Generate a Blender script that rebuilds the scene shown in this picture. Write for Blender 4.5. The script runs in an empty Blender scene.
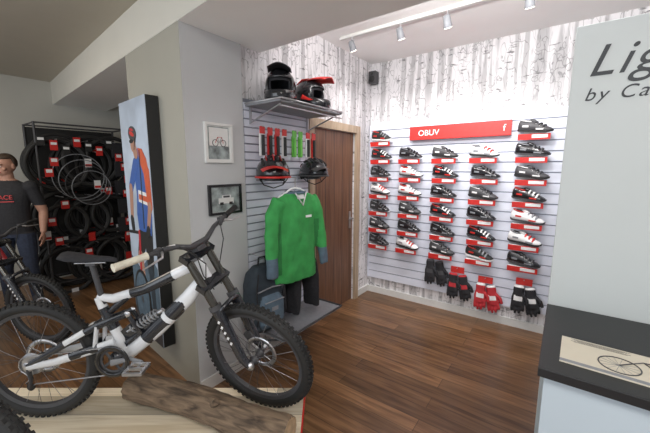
import bpy, math, random
from mathutils import Vector as V, Matrix, noise
random.seed(7)
pi=math.pi
scene=bpy.context.scene
try:
    scene.view_settings.view_transform='Standard'
except Exception: pass
COL=scene.collection
# ---------------------------------------------------------------- materials
def nt(name):
    m=bpy.data.materials.new(name); m.use_nodes=True
    n=m.node_tree.nodes; l=m.node_tree.links
    return m,n,l,n['Principled BSDF']
def mat(name,col,rough=.5,metal=0.,amt=.08,scale=30.,emit=0.,bump=0.,coat=0.):
    m,n,l,b=nt(name)
    b.inputs['Roughness'].default_value=rough
    b.inputs['Metallic'].default_value=metal
    if coat: b.inputs['Coat Weight'].default_value=coat
    tc=n.new('ShaderNodeTexCoord'); no=n.new('ShaderNodeTexNoise')
    no.inputs['Scale'].default_value=scale; no.inputs['Detail'].default_value=3
    l.new(tc.outputs['Object'],no.inputs['Vector'])
    r=n.new('ShaderNodeValToRGB')
    c=col
    r.color_ramp.elements[0].position=.3; r.color_ramp.elements[1].position=.7
    r.color_ramp.elements[0].color=(c[0]*(1-amt),c[1]*(1-amt),c[2]*(1-amt),1)
    r.color_ramp.elements[1].color=(min(1,c[0]*(1+amt)),min(1,c[1]*(1+amt)),min(1,c[2]*(1+amt)),1)
    l.new(no.outputs['Fac'],r.inputs['Fac']); l.new(r.outputs['Color'],b.inputs['Base Color'])
    if emit:
        b.inputs['Emission Color'].default_value=(*col,1); b.inputs['Emission Strength'].default_value=emit
    if bump:
        bp=n.new('ShaderNodeBump'); bp.inputs['Strength'].default_value=bump; bp.inputs['Distance'].default_value=.01
        l.new(no.outputs['Fac'],bp.inputs['Height']); l.new(bp.outputs['Normal'],b.inputs['Normal'])
    return m
def wood(name,c1,c2,sc=(1.5,25,25),rough=.4,planks=None,seam=.35):
    m,n,l,b=nt(name); b.inputs['Roughness'].default_value=rough
    tc=n.new('ShaderNodeTexCoord'); mp=n.new('ShaderNodeMapping'); mp.inputs['Scale'].default_value=sc
    l.new(tc.outputs['Object'],mp.inputs['Vector'])
    no=n.new('ShaderNodeTexNoise'); no.inputs['Scale'].default_value=1.6; no.inputs['Detail'].default_value=6; no.inputs['Distortion'].default_value=.7
    l.new(mp.outputs['Vector'],no.inputs['Vector'])
    r=n.new('ShaderNodeValToRGB'); r.color_ramp.elements[0].position=.32; r.color_ramp.elements[1].position=.68
    r.color_ramp.elements[0].color=(*c1,1); r.color_ramp.elements[1].color=(*c2,1)
    l.new(no.outputs['Fac'],r.inputs['Fac'])
    out=r.outputs['Color']
    if planks:
        bk=n.new('ShaderNodeTexBrick'); bk.inputs['Scale'].default_value=1
        bk.inputs['Brick Width'].default_value=planks[0]; bk.inputs['Row Height'].default_value=planks[1]
        bk.inputs['Mortar Size'].default_value=.0025; bk.inputs['Color1'].default_value=(.62,.60,.58,1); bk.inputs['Color2'].default_value=(1.25,1.2,1.15,1)
        bk.inputs['Mortar'].default_value=(seam,seam,seam,1); bk.inputs['Bias'].default_value=0.
        l.new(tc.outputs['Object'],bk.inputs['Vector'])
        mx=n.new('ShaderNodeMix'); mx.data_type='RGBA'; mx.blend_type='MULTIPLY'; mx.inputs['Factor'].default_value=1
        l.new(out,mx.inputs['A']); l.new(bk.outputs['Color'],mx.inputs['B']); out=mx.outputs['Result']
    l.new(out,b.inputs['Base Color'])
    return m
def birch(name,axis):
    m,n,l,b=nt(name); b.inputs['Roughness'].default_value=.7
    tc=n.new('ShaderNodeTexCoord'); s=n.new('ShaderNodeSeparateXYZ'); l.new(tc.outputs['Object'],s.inputs[0])
    U=s.outputs[axis]; Z=s.outputs[2]
    def vec(su,sz,off=0.):
        c=n.new('ShaderNodeCombineXYZ')
        a=n.new('ShaderNodeMath'); a.operation='MULTIPLY'; a.inputs[1].default_value=su; l.new(U,a.inputs[0])
        d=n.new('ShaderNodeMath'); d.operation='MULTIPLY'; d.inputs[1].default_value=sz; l.new(Z,d.inputs[0])
        l.new(a.outputs[0],c.inputs[0]); l.new(d.outputs[0],c.inputs[1]); c.inputs[2].default_value=off
        return c.outputs[0]
    def noi(v,sc,det=3,dist=0.):
        x=n.new('ShaderNodeTexNoise'); x.inputs['Scale'].default_value=sc; x.inputs['Detail'].default_value=det; x.inputs['Distortion'].default_value=dist
        l.new(v,x.inputs['Vector']); return x.outputs['Fac']
    def ramp(v,stops):
        r=n.new('ShaderNodeValToRGB'); e=r.color_ramp.elements
        e[0].position=stops[0][0]; e[0].color=(*[stops[0][1]]*3,1); e[1].position=stops[-1][0]; e[1].color=(*[stops[-1][1]]*3,1)
        for p,c in stops[1:-1]:
            k=e.new(p); k.color=(c,c,c,1)
        l.new(v,r.inputs['Fac']); return r.outputs['Color']
    def mul(a,c,f=1.):
        x=n.new('ShaderNodeMix'); x.data_type='RGBA'; x.blend_type='MULTIPLY'; x.inputs['Factor'].default_value=f
        l.new(a,x.inputs['A']); l.new(c,x.inputs['B']); return x.outputs['Result']
    trunks=ramp(noi(vec(7.,.25),1.3,1),[(.3,.50),(.42,.56),(.45,.82),(.56,.86),(.59,.55),(.72,.64)])
    marks=ramp(noi(vec(9,34,3.),1.,3),[(.29,.16),(.38,1.),(.5,1.)])
    fine=ramp(noi(vec(45,6,5.),1.,4,.6),[(.3,.66),(.47,1.),(.6,1.)])
    vo=n.new('ShaderNodeTexVoronoi'); vo.feature='DISTANCE_TO_EDGE'; vo.inputs['Scale'].default_value=3.2
    nv=n.new('ShaderNodeTexNoise'); nv.inputs['Scale'].default_value=4; l.new(vec(2,1.),nv.inputs['Vector'])
    ad=n.new('ShaderNodeVectorMath'); ad.operation='ADD'; l.new(vec(2.2,.9,1.),ad.inputs[0]); l.new(nv.outputs['Color'],ad.inputs[1]); l.new(ad.outputs[0],vo.inputs['Vector'])
    br=ramp(vo.outputs['Distance'],[(.0,.42),(.014,.5),(.026,1.),(1.,1.)])
    c=mul(mul(mul(trunks,marks,.9),fine),br,.8)
    t=n.new('ShaderNodeMix'); t.data_type='RGBA'; t.blend_type='MULTIPLY'; t.inputs['Factor'].default_value=1
    t.inputs['B'].default_value=(.97,.95,.97,1); l.new(c,t.inputs['A'])
    l.new(t.outputs['Result'],b.inputs['Base Color'])
    return m
M={}
M['floor']=wood('walnut_laminate',(.12,.060,.028),(.27,.150,.075),(1.6,22,1),.28,(1.25,.125),.42)
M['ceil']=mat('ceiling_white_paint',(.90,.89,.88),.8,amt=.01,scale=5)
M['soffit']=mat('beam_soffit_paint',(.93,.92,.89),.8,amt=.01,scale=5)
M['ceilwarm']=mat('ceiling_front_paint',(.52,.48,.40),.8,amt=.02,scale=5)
M['beige']=mat('beige_wall_paint',(.40,.385,.33),.75,amt=.02,scale=4)
M['beambeige']=mat('beam_face_paint',(.70,.68,.61),.75,amt=.02,scale=4)
M['grey']=mat('grey_wall_paint',(.60,.61,.62),.75,amt=.02,scale=4)
M['leftwall']=mat('left_wall_paint',(.56,.55,.50),.75,amt=.02,scale=4)
M['birchX']=birch('birch_wallpaper_back',0)
M['birchY']=birch('birch_wallpaper_side',1)
M['slat']=mat('slatwall_laminate',(.74,.77,.87),.35,amt=.02,scale=6)
M['groove']=mat('slatwall_groove_aluminium',(.30,.32,.38),.4,.3,amt=.03)
M['red']=mat('red_plastic',(.60,.03,.025),.4)
M['redfab']=mat('red_fabric',(.50,.03,.04),.7)
M['white']=mat('white_plastic',(.85,.85,.85),.4,amt=.02)
M['offw']=mat('cream_rubber',(.70,.66,.55),.6)
M['black']=mat('black_rubber',(.018,.018,.018),.65)
M['blackg']=mat('black_gloss',(.015,.015,.018),.2,coat=.5)
M['blackfab']=mat('black_fabric',(.022,.022,.026),.85,amt=.2,scale=60)
M['dark']=mat('dark_grey_plastic',(.06,.06,.065),.5)
M['greyp']=mat('mid_grey_plastic',(.25,.26,.28),.5)
M['silver']=mat('brushed_aluminium',(.62,.62,.64),.3,.9)
M['steel']=mat('steel_wire',(.45,.45,.47),.35,.8)
M['gold']=mat('fork_stanchion_coating',(.10,.095,.085),.2,.7)
M['green']=mat('green_jersey_fabric',(.045,.33,.08),.8,amt=.12,scale=14,bump=.2)
M['green2']=mat('dark_green_fabric',(.025,.20,.05),.8,amt=.12,scale=14)
M['bluegrey']=mat('slate_blue_fabric',(.10,.15,.20),.85,amt=.15,scale=25)
M['navy']=mat('dark_slate_fabric',(.03,.042,.055),.85,amt=.15,scale=25)
M['jeans']=mat('dark_denim',(.03,.04,.07),.85,amt=.2,scale=50)
M['blue']=mat('blue_print',(.05,.13,.42),.4)
M['lblue']=mat('pale_sky_print',(.50,.58,.70),.35,amt=.2,scale=4)
M['orange']=mat('orange_print',(.65,.12,.05),.4)
M['skin']=mat('skin',(.45,.24,.17),.55,amt=.06)
M['hair']=mat('brown_hair',(.05,.03,.018),.7,amt=.3,scale=80)
M['lgreen']=mat('lime_plastic',(.15,.50,.08),.5)
M['frame_w']=mat('white_frame_paint',(.80,.82,.85),.25,coat=.6,amt=.01)
M['frame_b']=mat('black_frame_paint',(.02,.022,.028),.22,coat=.6)
M['frame_r']=mat('red_frame_paint',(.45,.03,.04),.25,coat=.6)
M['panel']=mat('pale_panel_laminate',(.58,.62,.62),.45,amt=.015,scale=3)
M['cab']=mat('cabinet_laminate',(.50,.58,.64),.45,amt=.015,scale=3)
M['counter']=mat('black_countertop',(.012,.012,.013),.45)
M['ink']=mat('dark_ink_lettering',(.03,.035,.04),.5)
M['paper']=mat('catalogue_paper',(.66,.61,.50),.5,amt=.05,scale=8)
M['door']=wood('walnut_door_veneer',(.10,.045,.024),(.21,.105,.06),(25,25,1.2),.45)
M['trim']=wood('oak_door_trim',(.36,.27,.18),(.50,.39,.28),(25,25,1.5),.5)
M['pine']=wood('pale_pine_boards',(.62,.54,.40),(.82,.76,.62),(1.5,22,22),.55,(2.6,.15),.5)
M['bark']=wood('log_bark',(.06,.042,.030),(.27,.19,.125),(4,22,22),.92)
M['logend']=mat('log_cut_wood',(.50,.36,.22),.8,amt=.2,scale=40)
M['photo']=mat('framed_photo_print',(.30,.34,.34),.3,amt=.6,scale=18)
M['matte']=mat('photo_mount_white',(.8,.8,.78),.6,amt=.02)
M['lamp']=mat('lamp_lens',(1,.95,.85),.3,emit=8)
M['base']=mat('baseboard_paint',(.72,.72,.70),.5,amt=.02)
# ---------------------------------------------------------------- mesh builder
class MB:
    def __init__(s): s.v=[];s.f=[];s.mi=[];s.sm=[];s.mats=[];s.X=Matrix.Identity(4)
    def add(s,vs,fs,m,smooth=False):
        if isinstance(m,str): m=M[m]
        if m not in s.mats: s.mats.append(m)
        i=s.mats.index(m); o=len(s.v)
        s.v+= [s.X@V(p) for p in vs]
        for f in fs:
            s.f.append([o+k for k in f]); s.mi.append(i); s.sm.append(smooth)
    def box(s,c,d,m,R=None):
        h=[x/2 for x in d]; c=V(c); vs=[]
        for x in(-1,1):
            for y in(-1,1):
                for z in(-1,1):
                    p=V((x*h[0],y*h[1],z*h[2]))
                    if R: p=R@p
                    vs.append(c+p)
        s.add(vs,[(0,1,3,2),(4,6,7,5),(0,4,5,1),(2,3,7,6),(0,2,6,4),(1,5,7,3)],m)
    def bb(s,a,b,m): s.box([(a[i]+b[i])/2 for i in range(3)],[abs(b[i]-a[i]) for i in range(3)],m)
    def loft(s,rings,m,closed=False,caps=True,smooth=True):
        n=len(rings[0]); vs=[p for r in rings for p in r]; fs=[]
        k=len(rings)
        for i in range(k if closed else k-1):
            j=(i+1)%k
            for a in range(n):
                b=(a+1)%n; fs.append((i*n+a,i*n+b,j*n+b,j*n+a))
        s.add(vs,fs,m,smooth)
        if caps and not closed:
            s.add(rings[0],[tuple(reversed(range(n)))],m); s.add(rings[-1],[tuple(range(n))],m)
    def tube(s,pts,r,m,seg=8,closed=False,flat=1.,smooth=True,up=None):
        pts=[V(p) for p in pts]; n=len(pts); rings=[]
        rr=r if isinstance(r,(list,tuple)) else [r]*n
        nn=None
        for i,p in enumerate(pts):
            if closed: t=(pts[(i+1)%n]-pts[i-1]).normalized()
            else: t=(pts[min(i+1,n-1)]-pts[max(i-1,0)]).normalized()
            if nn is None:
                nn=V(up) if up else (V((0,0,1)) if abs(t.z)<.9 else V((0,1,0)))
            nn=(nn-t*nn.dot(t)).normalized(); bb=t.cross(nn)
            rings.append([p+nn*(math.cos(2*pi*k/seg)*rr[i])+bb*(math.sin(2*pi*k/seg)*rr[i]*flat) for k in range(seg)])
        s.loft(rings,m,closed,True,smooth)
    def circ(s,c,R,r,m,axis='Y',n=48,seg=8,a0=0,a1=2*pi,flat=1.):
        full=abs(a1-a0-2*pi)<1e-6; pts=[]
        for i in range(n if full else n+1):
            a=a0+(a1-a0)*i/n; x,y=R*math.cos(a),R*math.sin(a)
            p={'Y':(x,0,y),'X':(0,x,y),'Z':(x,y,0)}[axis]
            pts.append(V(c)+V(p))
        s.tube(pts,r,m,seg,full,flat)
    def lathe(s,prof,m,c=(0,0,0),axis='Y',n=32,closed=False,smooth=True):
        c=V(c); rings=[]
        for i in range(n):
            a=2*pi*i/n; ca,sa=math.cos(a),math.sin(a); ring=[]
            for r,h in prof:
                p={'Y':(r*ca,h,r*sa),'Z':(r*ca,r*sa,h),'X':(h,r*ca,r*sa)}[axis]; ring.append(c+V(p))
            rings.append(ring)
        k=len(prof); vs=[p for r in rings for p in r]; fs=[]
        for i in range(n):
            j=(i+1)%n
            for a in range(k if closed else k-1):
                b=(a+1)%k; fs.append((i*k+a,i*k+b,j*k+b,j*k+a))
        s.add(vs,fs,m,smooth)
    def ell(s,c,r,m,nu=16,nv=10,R=None,keep=None):
        c=V(c); vs=[];fs=[]
        for j in range(nv+1):
            e=-pi/2+pi*j/nv
            for i in range(nu):
                a=2*pi*i/nu; p=V((r[0]*math.cos(e)*math.cos(a),r[1]*math.cos(e)*math.sin(a),r[2]*math.sin(e)))
                if R: p=R@p
                vs.append(c+p)
        for j in range(nv):
            for i in range(nu):
                if keep:
                    e=math.degrees(-pi/2+pi*(j+.5)/nv); a=(360*(i+.5)/nu+180)%360-180
                    if not keep(a,e): continue
                k=(i+1)%nu; fs.append((j*nu+i,j*nu+k,(j+1)*nu+k,(j+1)*nu+i))
        s.add(vs,fs,m,True)
    def prism(s,pts,d,m,plane='XZ',o=(0,0,0)):
        def P(a,b,h):
            return V(o)+V({'XZ':(a,h,b),'XY':(a,b,h),'YZ':(h,a,b)}[plane])
        n=len(pts); vs=[P(a,b,0) for a,b in pts]+[P(a,b,d) for a,b in pts]
        fs=[tuple(range(n)),tuple(range(2*n-1,n-1,-1))]+[(i,(i+1)%n,n+(i+1)%n,n+i) for i in range(n)]
        s.add(vs,fs,m)
    def obj(s,name,parent=None,loc=(0,0,0),rot=(0,0,0),bevel=0.):
        me=bpy.data.meshes.new(name); me.from_pydata([tuple(v) for v in s.v],[],s.f)
        for m in s.mats: me.materials.append(m)
        me.polygons.foreach_set('material_index',s.mi); me.polygons.foreach_set('use_smooth',s.sm)
        import bmesh
        bm=bmesh.new(); bm.from_mesh(me); bmesh.ops.recalc_face_normals(bm,faces=bm.faces); bm.to_mesh(me); bm.free()
        me.update()
        o=bpy.data.objects.new(name,me); COL.objects.link(o); o.location=loc; o.rotation_euler=rot
        if parent: o.parent=parent
        if bevel:
            b=o.modifiers.new('bevel','BEVEL'); b.width=bevel; b.segments=2; b.limit_method='ANGLE'
        return o
def empty(name,loc=(0,0,0),rot=(0,0,0)):
    e=bpy.data.objects.new(name,None); COL.objects.link(e); e.location=loc; e.rotation_euler=rot; e.empty_display_size=.1
    return e
def remesh(mb,name,voxel,matlist,fn,parent=None,loc=(0,0,0),rot=(0,0,0),it=4,wr=0.,ws=8.):
    o=mb.obj(name+'_tmp')
    md=o.modifiers.new('r','REMESH'); md.mode='VOXEL'; md.voxel_size=voxel
    sm=o.modifiers.new('s','SMOOTH'); sm.factor=.5; sm.iterations=it
    dg=bpy.context.evaluated_depsgraph_get(); dg.update()
    me=bpy.data.meshes.new_from_object(o.evaluated_get(dg))
    bpy.data.objects.remove(o)
    me.materials.clear()
    for m in matlist: me.materials.append(M[m])
    if wr:
        for v in me.vertices:
            c=v.co; k=noise.noise(V((c.x*ws,c.y*ws,c.z*ws*.45)))+.5*noise.noise(V((c.x*ws*2.3+5,c.y*ws*2,c.z*ws*.9)))
            v.co=c+v.normal*(k*wr)
    for p in me.polygons:
        p.material_index=fn(p.center,p.normal); p.use_smooth=True
    me.name=name
    n=bpy.data.objects.new(name,me); COL.objects.link(n); n.location=loc; n.rotation_euler=rot
    if parent: n.parent=parent
    return n
def text(s,body,name,size,m,loc,rot,parent=None,shear=0.,ext=.002,align='LEFT',space=1.):
    c=bpy.data.curves.new(name,'FONT'); c.body=body; c.size=size; c.extrude=ext; c.shear=shear; c.align_x=align; c.space_character=space
    c.materials.append(M[m]); o=bpy.data.objects.new(name,c); COL.objects.link(o); o.location=loc; o.rotation_euler=rot
    if parent: o.parent=parent
    return o
YAW=math.radians(36.3)
def cr(f,r,z=0.):   # floor position given distance ahead / to the right of the shop entrance
    return V((-math.sin(YAW)*f+math.cos(YAW)*r, math.cos(YAW)*f+math.sin(YAW)*r, z))
# ---------------------------------------------------------------- room shell
def room():
    def ob(name,fn,**k):
        b=MB(); fn(b); return b.obj(name,**k)
    ob('floor',lambda b:b.bb((-6.1,-2.6,-.1),(2.8,3.87,0),'floor'))
    yf=lambda x:1.15-.097*(x+1.62)
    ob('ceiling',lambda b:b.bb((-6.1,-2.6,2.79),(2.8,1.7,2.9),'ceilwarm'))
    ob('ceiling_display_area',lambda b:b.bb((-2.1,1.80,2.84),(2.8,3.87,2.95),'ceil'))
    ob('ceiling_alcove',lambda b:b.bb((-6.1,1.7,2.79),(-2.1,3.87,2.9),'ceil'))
    def beam(b):
        pts=[(-6.1,yf(-6.1)),(2.8,yf(2.8)),(2.8,1.86),(-2.0,1.86),(-2.3,1.86),(-6.1,2.25)]
        b.prism(pts,.35,'soffit','XY',(0,0,2.49))
        b.add([(-6.1,yf(-6.1)-.002,2.49),(2.8,yf(2.8)-.002,2.49),(2.8,yf(2.8)-.002,2.79),(-6.1,yf(-6.1)-.002,2.79)],[(0,1,2,3)],'beambeige')
    ob('ceiling_beam',beam)
    ob('wall_left',lambda b:b.bb((-6.1,-2.6,0),(-5.9,3.87,2.79),'leftwall'))
    ob('wall_back',lambda b:b.bb((-2.1,3.67,0),(2.8,3.87,2.84),'birchX'))
    ob('wall_alcove',lambda b:b.bb((-5.9,3.67,0),(-2.1,3.87,2.79),'leftwall'))
    ob('wall_right',lambda b:b.bb((2.7,-2.6,0),(2.8,3.67,2.84),'grey'))
    ob('wall_display',lambda b:(b.bb((-2.1,1.66,0),(-2.0,2.52,2.84),'birchY'),b.bb((-2.1,3.30,0),(-2.0,3.67,2.84),'birchY'),b.bb((-2.1,2.52,2.0),(-2.0,3.30,2.84),'birchY')))
    def pil(b):
        x0,x1=-2.92,-1.98
        b.prism([(x0,yf(x0)),(x1,yf(x1)),(x1,1.66),(x0,1.66)],2.49,'beige','XY')
        b.add([(x1+.001,yf(x1),0),(x1+.001,1.66,0),(x1+.001,1.66,2.49),(x1+.001,yf(x1),2.49)],[(0,1,2,3)],'grey')
    ob('wall_pillar',pil)
    ob('baseboard_pillar',lambda b:b.bb((-1.979,1.19,0),(-1.965,1.66,.09),'base'))
    ob('baseboard_display',lambda b:(b.bb((-2.0,1.66,0),(-1.985,2.43,.08),'base'),b.bb((-2.0,3.37,0),(-1.985,3.67,.08),'base')))
    ob('baseboard_back',lambda b:b.bb((-1.985,3.655,0),(2.7,3.67,.08),'base'))
    e=empty('door_1',(-2.0,2.9,0))
    b=MB(); b.bb((-.06,-.38,.005),(-.02,.40,2.0),'door')
    for y in(-.30,-.14,.02,.18,.34): b.bb((-.02,y-.002,.01),(-.0185,y+.002,2.),'dark')
    b.obj('leaf',e)
    b=MB(); b.tube([(-.02,.34,1.02),(.03,.34,1.02),(.035,.24,1.02)],.009,'steel'); b.box((-.016,.34,1.0),(.008,.035,.2),'steel'); b.obj('handle',e)
    b=MB(); b.bb((0,-.46,0),(.03,-.38,2.08),'trim'); b.bb((0,.40,0),(.03,.48,2.08),'trim'); b.bb((0,-.38,2.0),(.03,.40,2.08),'trim'); b.obj('trim_1',loc=(-2.0,2.9,0))
room()
# ---------------------------------------------------------------- slatwalls
b=MB(); b.bb((-1.97,3.655,.20),(.30,3.67,2.12),'groove')
z=.205
while z<2.1:
    b.bb((-1.97,3.640,z),(.30,3.655,z+.086),'slat'); z+=.0975
b.bb((-1.985,3.635,.2),(-1.97,3.67,2.12),'slat')
b.obj('slatwall_panel')
b=MB(); b.bb((-1.999,1.66,.30),(-1.99,2.43,2.12),'groove')
z=.305
while z<2.1:
    b.bb((-1.99,1.67,z),(-1.978,2.42,z+.05),'slat'); z+=.062
b.obj('merchandise_wall_grid')
# shoe sign
e=empty('shoe_department_sign',(-.95,3.60,1.985))
b=MB(); b.box((0,0,0),(1.0,.05,.145),'red'); b.box((0,.03,0),(.9,.02,.08),'silver'); b.obj('sign_board',e,bevel=.004)
text(None,'OBUV','sign_lettering',.085,'white',(-.40,-.028,-.03),(pi/2,0,0),e)
text(None,'f','sign_letter',.09,'white',(.43,-.028,-.03),(pi/2,0,0),e)
# ---------------------------------------------------------------- shoes
def shoe_mesh(up,sole,acc,strap):
    b=MB()
    S=[(-.140,.016,.022,.078),(-.132,.028,.008,.098),(-.11,.034,.004,.104),(-.07,.036,.004,.092),(-.03,.036,.005,.092),(.01,.039,.005,.086),(.05,.043,.004,.070),(.085,.044,.004,.056),(.115,.037,.006,.046),(.134,.024,.010,.037),(.143,.008,.015,.027)]
    N=16
    def ring(x,hw,zb,zt,k=1.):
        out=[]
        for i in range(N):
            a=2*pi*i/N; c,s_=math.cos(a),math.sin(a)
            y=hw*k*math.copysign(abs(c)**.7,c)*(1-.32*max(0,s_)); zz=(zb+zt)/2+(zt-zb)/2*k*math.copysign(abs(s_)**.8,s_)
            out.append(V((x,y,zz)))
        return out
    b.loft([ring(*q) for q in S],up)
    b.loft([[V((x,(hw+.003)*c*1.0,z0)) for c,z0 in((-1,.0+lift),(1,.0+lift),(1,.016+lift),(-1,.016+lift))] for x,hw,lift in [(-.142,.014,.006),(-.12,.032,0),(-.06,.033,0),(0,.034,.002),(.06,.044,0),(.10,.041,.002),(.13,.027,.007),(.146,.008,.014)]],sole,smooth=False)
    b.ell((-.078,0,.092),(.045,.021,.012),'black')
    pts=[(-.078+.05*math.cos(t),.024*math.sin(t),.096+.008*-math.cos(t)) for t in [2*pi*i/20 for i in range(20)]]
    b.tube(pts,.005,acc,6,True)
    b.ell((-.02,0,.095),(.035,.017,.016),up,R=Matrix.Rotation(.35,3,'Y'))
    for x,hw,zt in((.0,.040,.092),(.035,.043,.080),(.068,.045,.066)):
        pts=[(x+.01*math.sin(t),hw*math.cos(t)*(1-.2*math.sin(t)),.02+(zt-.017)*math.sin(t)) for t in [pi*.12+pi*.76*i/10 for i in range(11)]]
        b.tube(pts,.009,strap,6,flat=.35,up=(1,0,0))
    b.box((-.132,0,.06),(.012,.03,.05),acc); b.box((.05,-.044,.03),(.06,.003,.012),acc); b.box((-.07,-.036,.05),(.05,.004,.016),acc)
    return b
kinds=[('blackg','dark','greyp','dark'),('black','white','red','greyp'),('white','dark','red','greyp'),('dark','black','white','blackg'),('blackg','dark','red','white'),('white','black','greyp','red')]
smesh=[]
for i,k in enumerate(kinds):
    o=shoe_mesh(*k).obj('shoe_tmp'); smesh.append(o.data); bpy.data.objects.remove(o)
b=MB(); b.box((0,-.055,.0),(.24,.10,.006),'white'); b.box((0,-.004,.02),(.18,.008,.06),'white')
b.box((0,-.108,-.018),(.25,.005,.052),'red'); b.box((.045,-.1115,-.014),(.12,.003,.03),'white')
o=b.obj('shelf_tmp'); shelf=o.data; bpy.data.objects.remove(o)
cols=[-1.79,-1.42,-1.04,-.66,-.265]
grid=[[1,None,None,None,3],
      [4,0,3,5,0],
      [0,2,4,0,3],
      [5,2,0,3,4],
      [0,3,4,0,2],
      [3,0,0,4,5],
      [0,5,3,1,0]]
for r in range(7):
    for c in range(5):
        k=grid[r][c]
        if k is None: continue
        x=cols[c]+random.uniform(-.012,.012); z=1.915-.207*r
        s=bpy.data.objects.new('shoe_shelf',shelf); COL.objects.link(s); s.location=(x,3.637,z); s.rotation_euler=(.12,0,0)
        o=bpy.data.objects.new('cycling_shoe',smesh[k]); COL.objects.link(o)
        o.location=(x,3.575,z+.014); o.rotation_euler=(.12,.10,random.uniform(-.26,-.12))
# gloves on the slatwall
def glove(name,loc,m,pm):
    b=MB(); 
    b.loft([[V((w*math.cos(t),.02*math.sin(t),z)) for t in [2*pi*i/14 for i in range(14)]] for z,w in((.0,.034),(-.03,.038),(-.05,.036),(-.09,.045),(-.13,.046),(-.15,.042))],'black')
    for i,(x,l) in enumerate(((-.033,.065),(-.011,.08),(.012,.075),(.034,.055))):
        b.tube([(x,0,-.135),(x*1.15,-.006,-.135-l*.6),(x*1.2,.0,-.135-l)],[.0125,.0115,.009],'black',8)
    b.tube([(.035,-.005,-.07),(.06,-.012,-.10),(.066,-.012,-.14)],[.015,.013,.011],'black',8)
    e=empty(name,loc); e.scale=(1.25,1.,1.35)
    remesh(b,'glove_body',.005,[m,pm],lambda c,n:1 if (n.y<-.3 and -.11<c.z<-.075 and abs(c.x)<.03) or c.z>-.012 else 0,e,it=2,wr=.002,ws=30).location=(-.03,-.01,0)
    o=e.children[0]
    o2=bpy.data.objects.new('glove_mate',o.data); COL.objects.link(o2); o2.parent=e; o2.location=(.04,.012,-.01); o2.rotation_euler=(0,-.2,0)
    b=MB(); b.box((0,.0,.03),(.11,.004,.05),'red'); b.tube([(0,.04,.045),(0,-.03,.045)],.003,'steel',6); b.obj('hang_card',e)
glove('cycling_gloves',(-1.11,3.585,.585),'blackfab','dark')
glove('cycling_gloves',(-.855,3.585,.475),'blackfab','redfab')
glove('cycling_gloves',(-.575,3.585,.42),'redfab','white')
glove('cycling_gloves',(-.235,3.585,.47),'blackfab','white')
# ---------------------------------------------------------------- right partition, counter
e=empty('display_partition',(-.018,2.0,0))
b=MB(); b.bb((0,0,0),(2.6,.06,2.25),'panel'); b.obj('board',e,bevel=.003)
text(None,'Light','lettering_top',.19,'ink',(.055,-.002,2.02),(pi/2,0,0),e,shear=.35,ext=.001,space=1.1)
text(None,'by Cann','lettering_bottom',.080,'ink',(.055,-.002,1.912),(pi/2,0,0),e,shear=.3,ext=.001,space=1.2)
e=empty('sales_counter',(-.02,1.31,0))
b=MB(); b.bb((0,0,.865),(2.4,.685,.90),'counter'); b.obj('countertop',e,bevel=.003)
b=MB(); b.bb((.02,.03,.06),(2.38,.66,.865),'cab'); b.bb((.05,.07,0),(2.35,.62,.06),'dark')
for x in(.62,1.22,1.82): b.bb((x,.026,.08),(x+.005,.03,.85),'dark')
b.obj('cabinet',e)
e=empty('bicycle_catalogue',(.04,1.40,.90),(0,0,-.03))
b=MB(); b.bb((0,0,.0),(.30,.22,.006),'paper'); b.bb((.30,0,.0),(.60,.22,.005),'paper'); 
b.bb((0,.0,.006),(.60,.02,.0065),'greyp'); b.obj('pages',e)
b=MB()
for cx in(.17,.42):
    b.circ((cx,.085,.007),.058,.0022,'dark','Z',32,6)
    for i in range(14):
        a=2*pi*i/14; b.tube([(cx,.085,.0068),(cx+.056*math.cos(a),.085+.056*math.sin(a),.0068)],.0006,'greyp',4)
b.tube([(.17,.085,.008),(.24,.155,.008),(.38,.155,.008),(.42,.085,.008)],.002,'dark',6); b.tube([(.24,.155,.008),(.285,.085,.008),(.38,.155,.008)],.002,'dark',6)
for i in range(5): b.box((.12,.210-i*.006,.0062),(.18-.02*(i%3),.0015,.0008),'ink')
b.obj('printed_drawing',e)
# ---------------------------------------------------------------- framed pictures
def frame(loc,w,h,fm,landscape):
    e=empty('framed_photo',loc)
    b=MB(); t=.018
    b.bb((0,-w/2,-h/2),(.02,-w/2+t,h/2),fm); b.bb((0,w/2-t,-h/2),(.02,w/2,h/2),fm); b.bb((0,-w/2+t,h/2-t),(.02,w/2-t,h/2),fm); b.bb((0,-w/2+t,-h/2),(.02,w/2-t,-h/2+t),fm)
    b.obj('frame_moulding',e)
    b=MB(); b.bb((0,-w/2+t,-h/2+t),(.008,w/2-t,h/2-t),'matte')
    if landscape:
        b.bb((.008,-w/2+.02,-h/2+.02),(.010,w/2-.02,h/2-.02),'photo'); b.bb((.010,-.06,-.03),(.0112,.07,.01),'matte'); b.bb((.010,-.03,.01),(.0112,.045,.03),'white'); b.bb((.0112,-.02,.012),(.012,.035,.026),'dark')
        b.bb((.010,-.05,-.04),(.0115,-.02,-.02),'black'); b.bb((.010,.03,-.04),(.0115,.06,-.02),'black')
    else:
        b.bb((.008,-.085,-.11),(.0095,.085,.11),'photo')
        b.bb((.0095,-.078,-.02),(.0105,.078,.103),'matte')
        b.X=Matrix.Translation((.0105,0,.01)); 
        b.circ((0,-.03,-.01),.022,.0025,'dark','X',20,5); b.circ((0,.035,-.01),.022,.0025,'dark','X',20,5)
        b.tube([(0,-.03,-.01),(0,-.01,.03),(0,.025,.03),(0,.035,-.01)],.002,'red',5); b.tube([(0,-.01,.03),(0,.0,-.01),(0,.025,.03)],.002,'dark',5)
    b.obj('print',e)
frame((-1.978,1.43,1.775),.225,.27,'matte',False)
frame((-1.978,1.465,1.38),.28,.215,'blackg',True)
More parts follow.
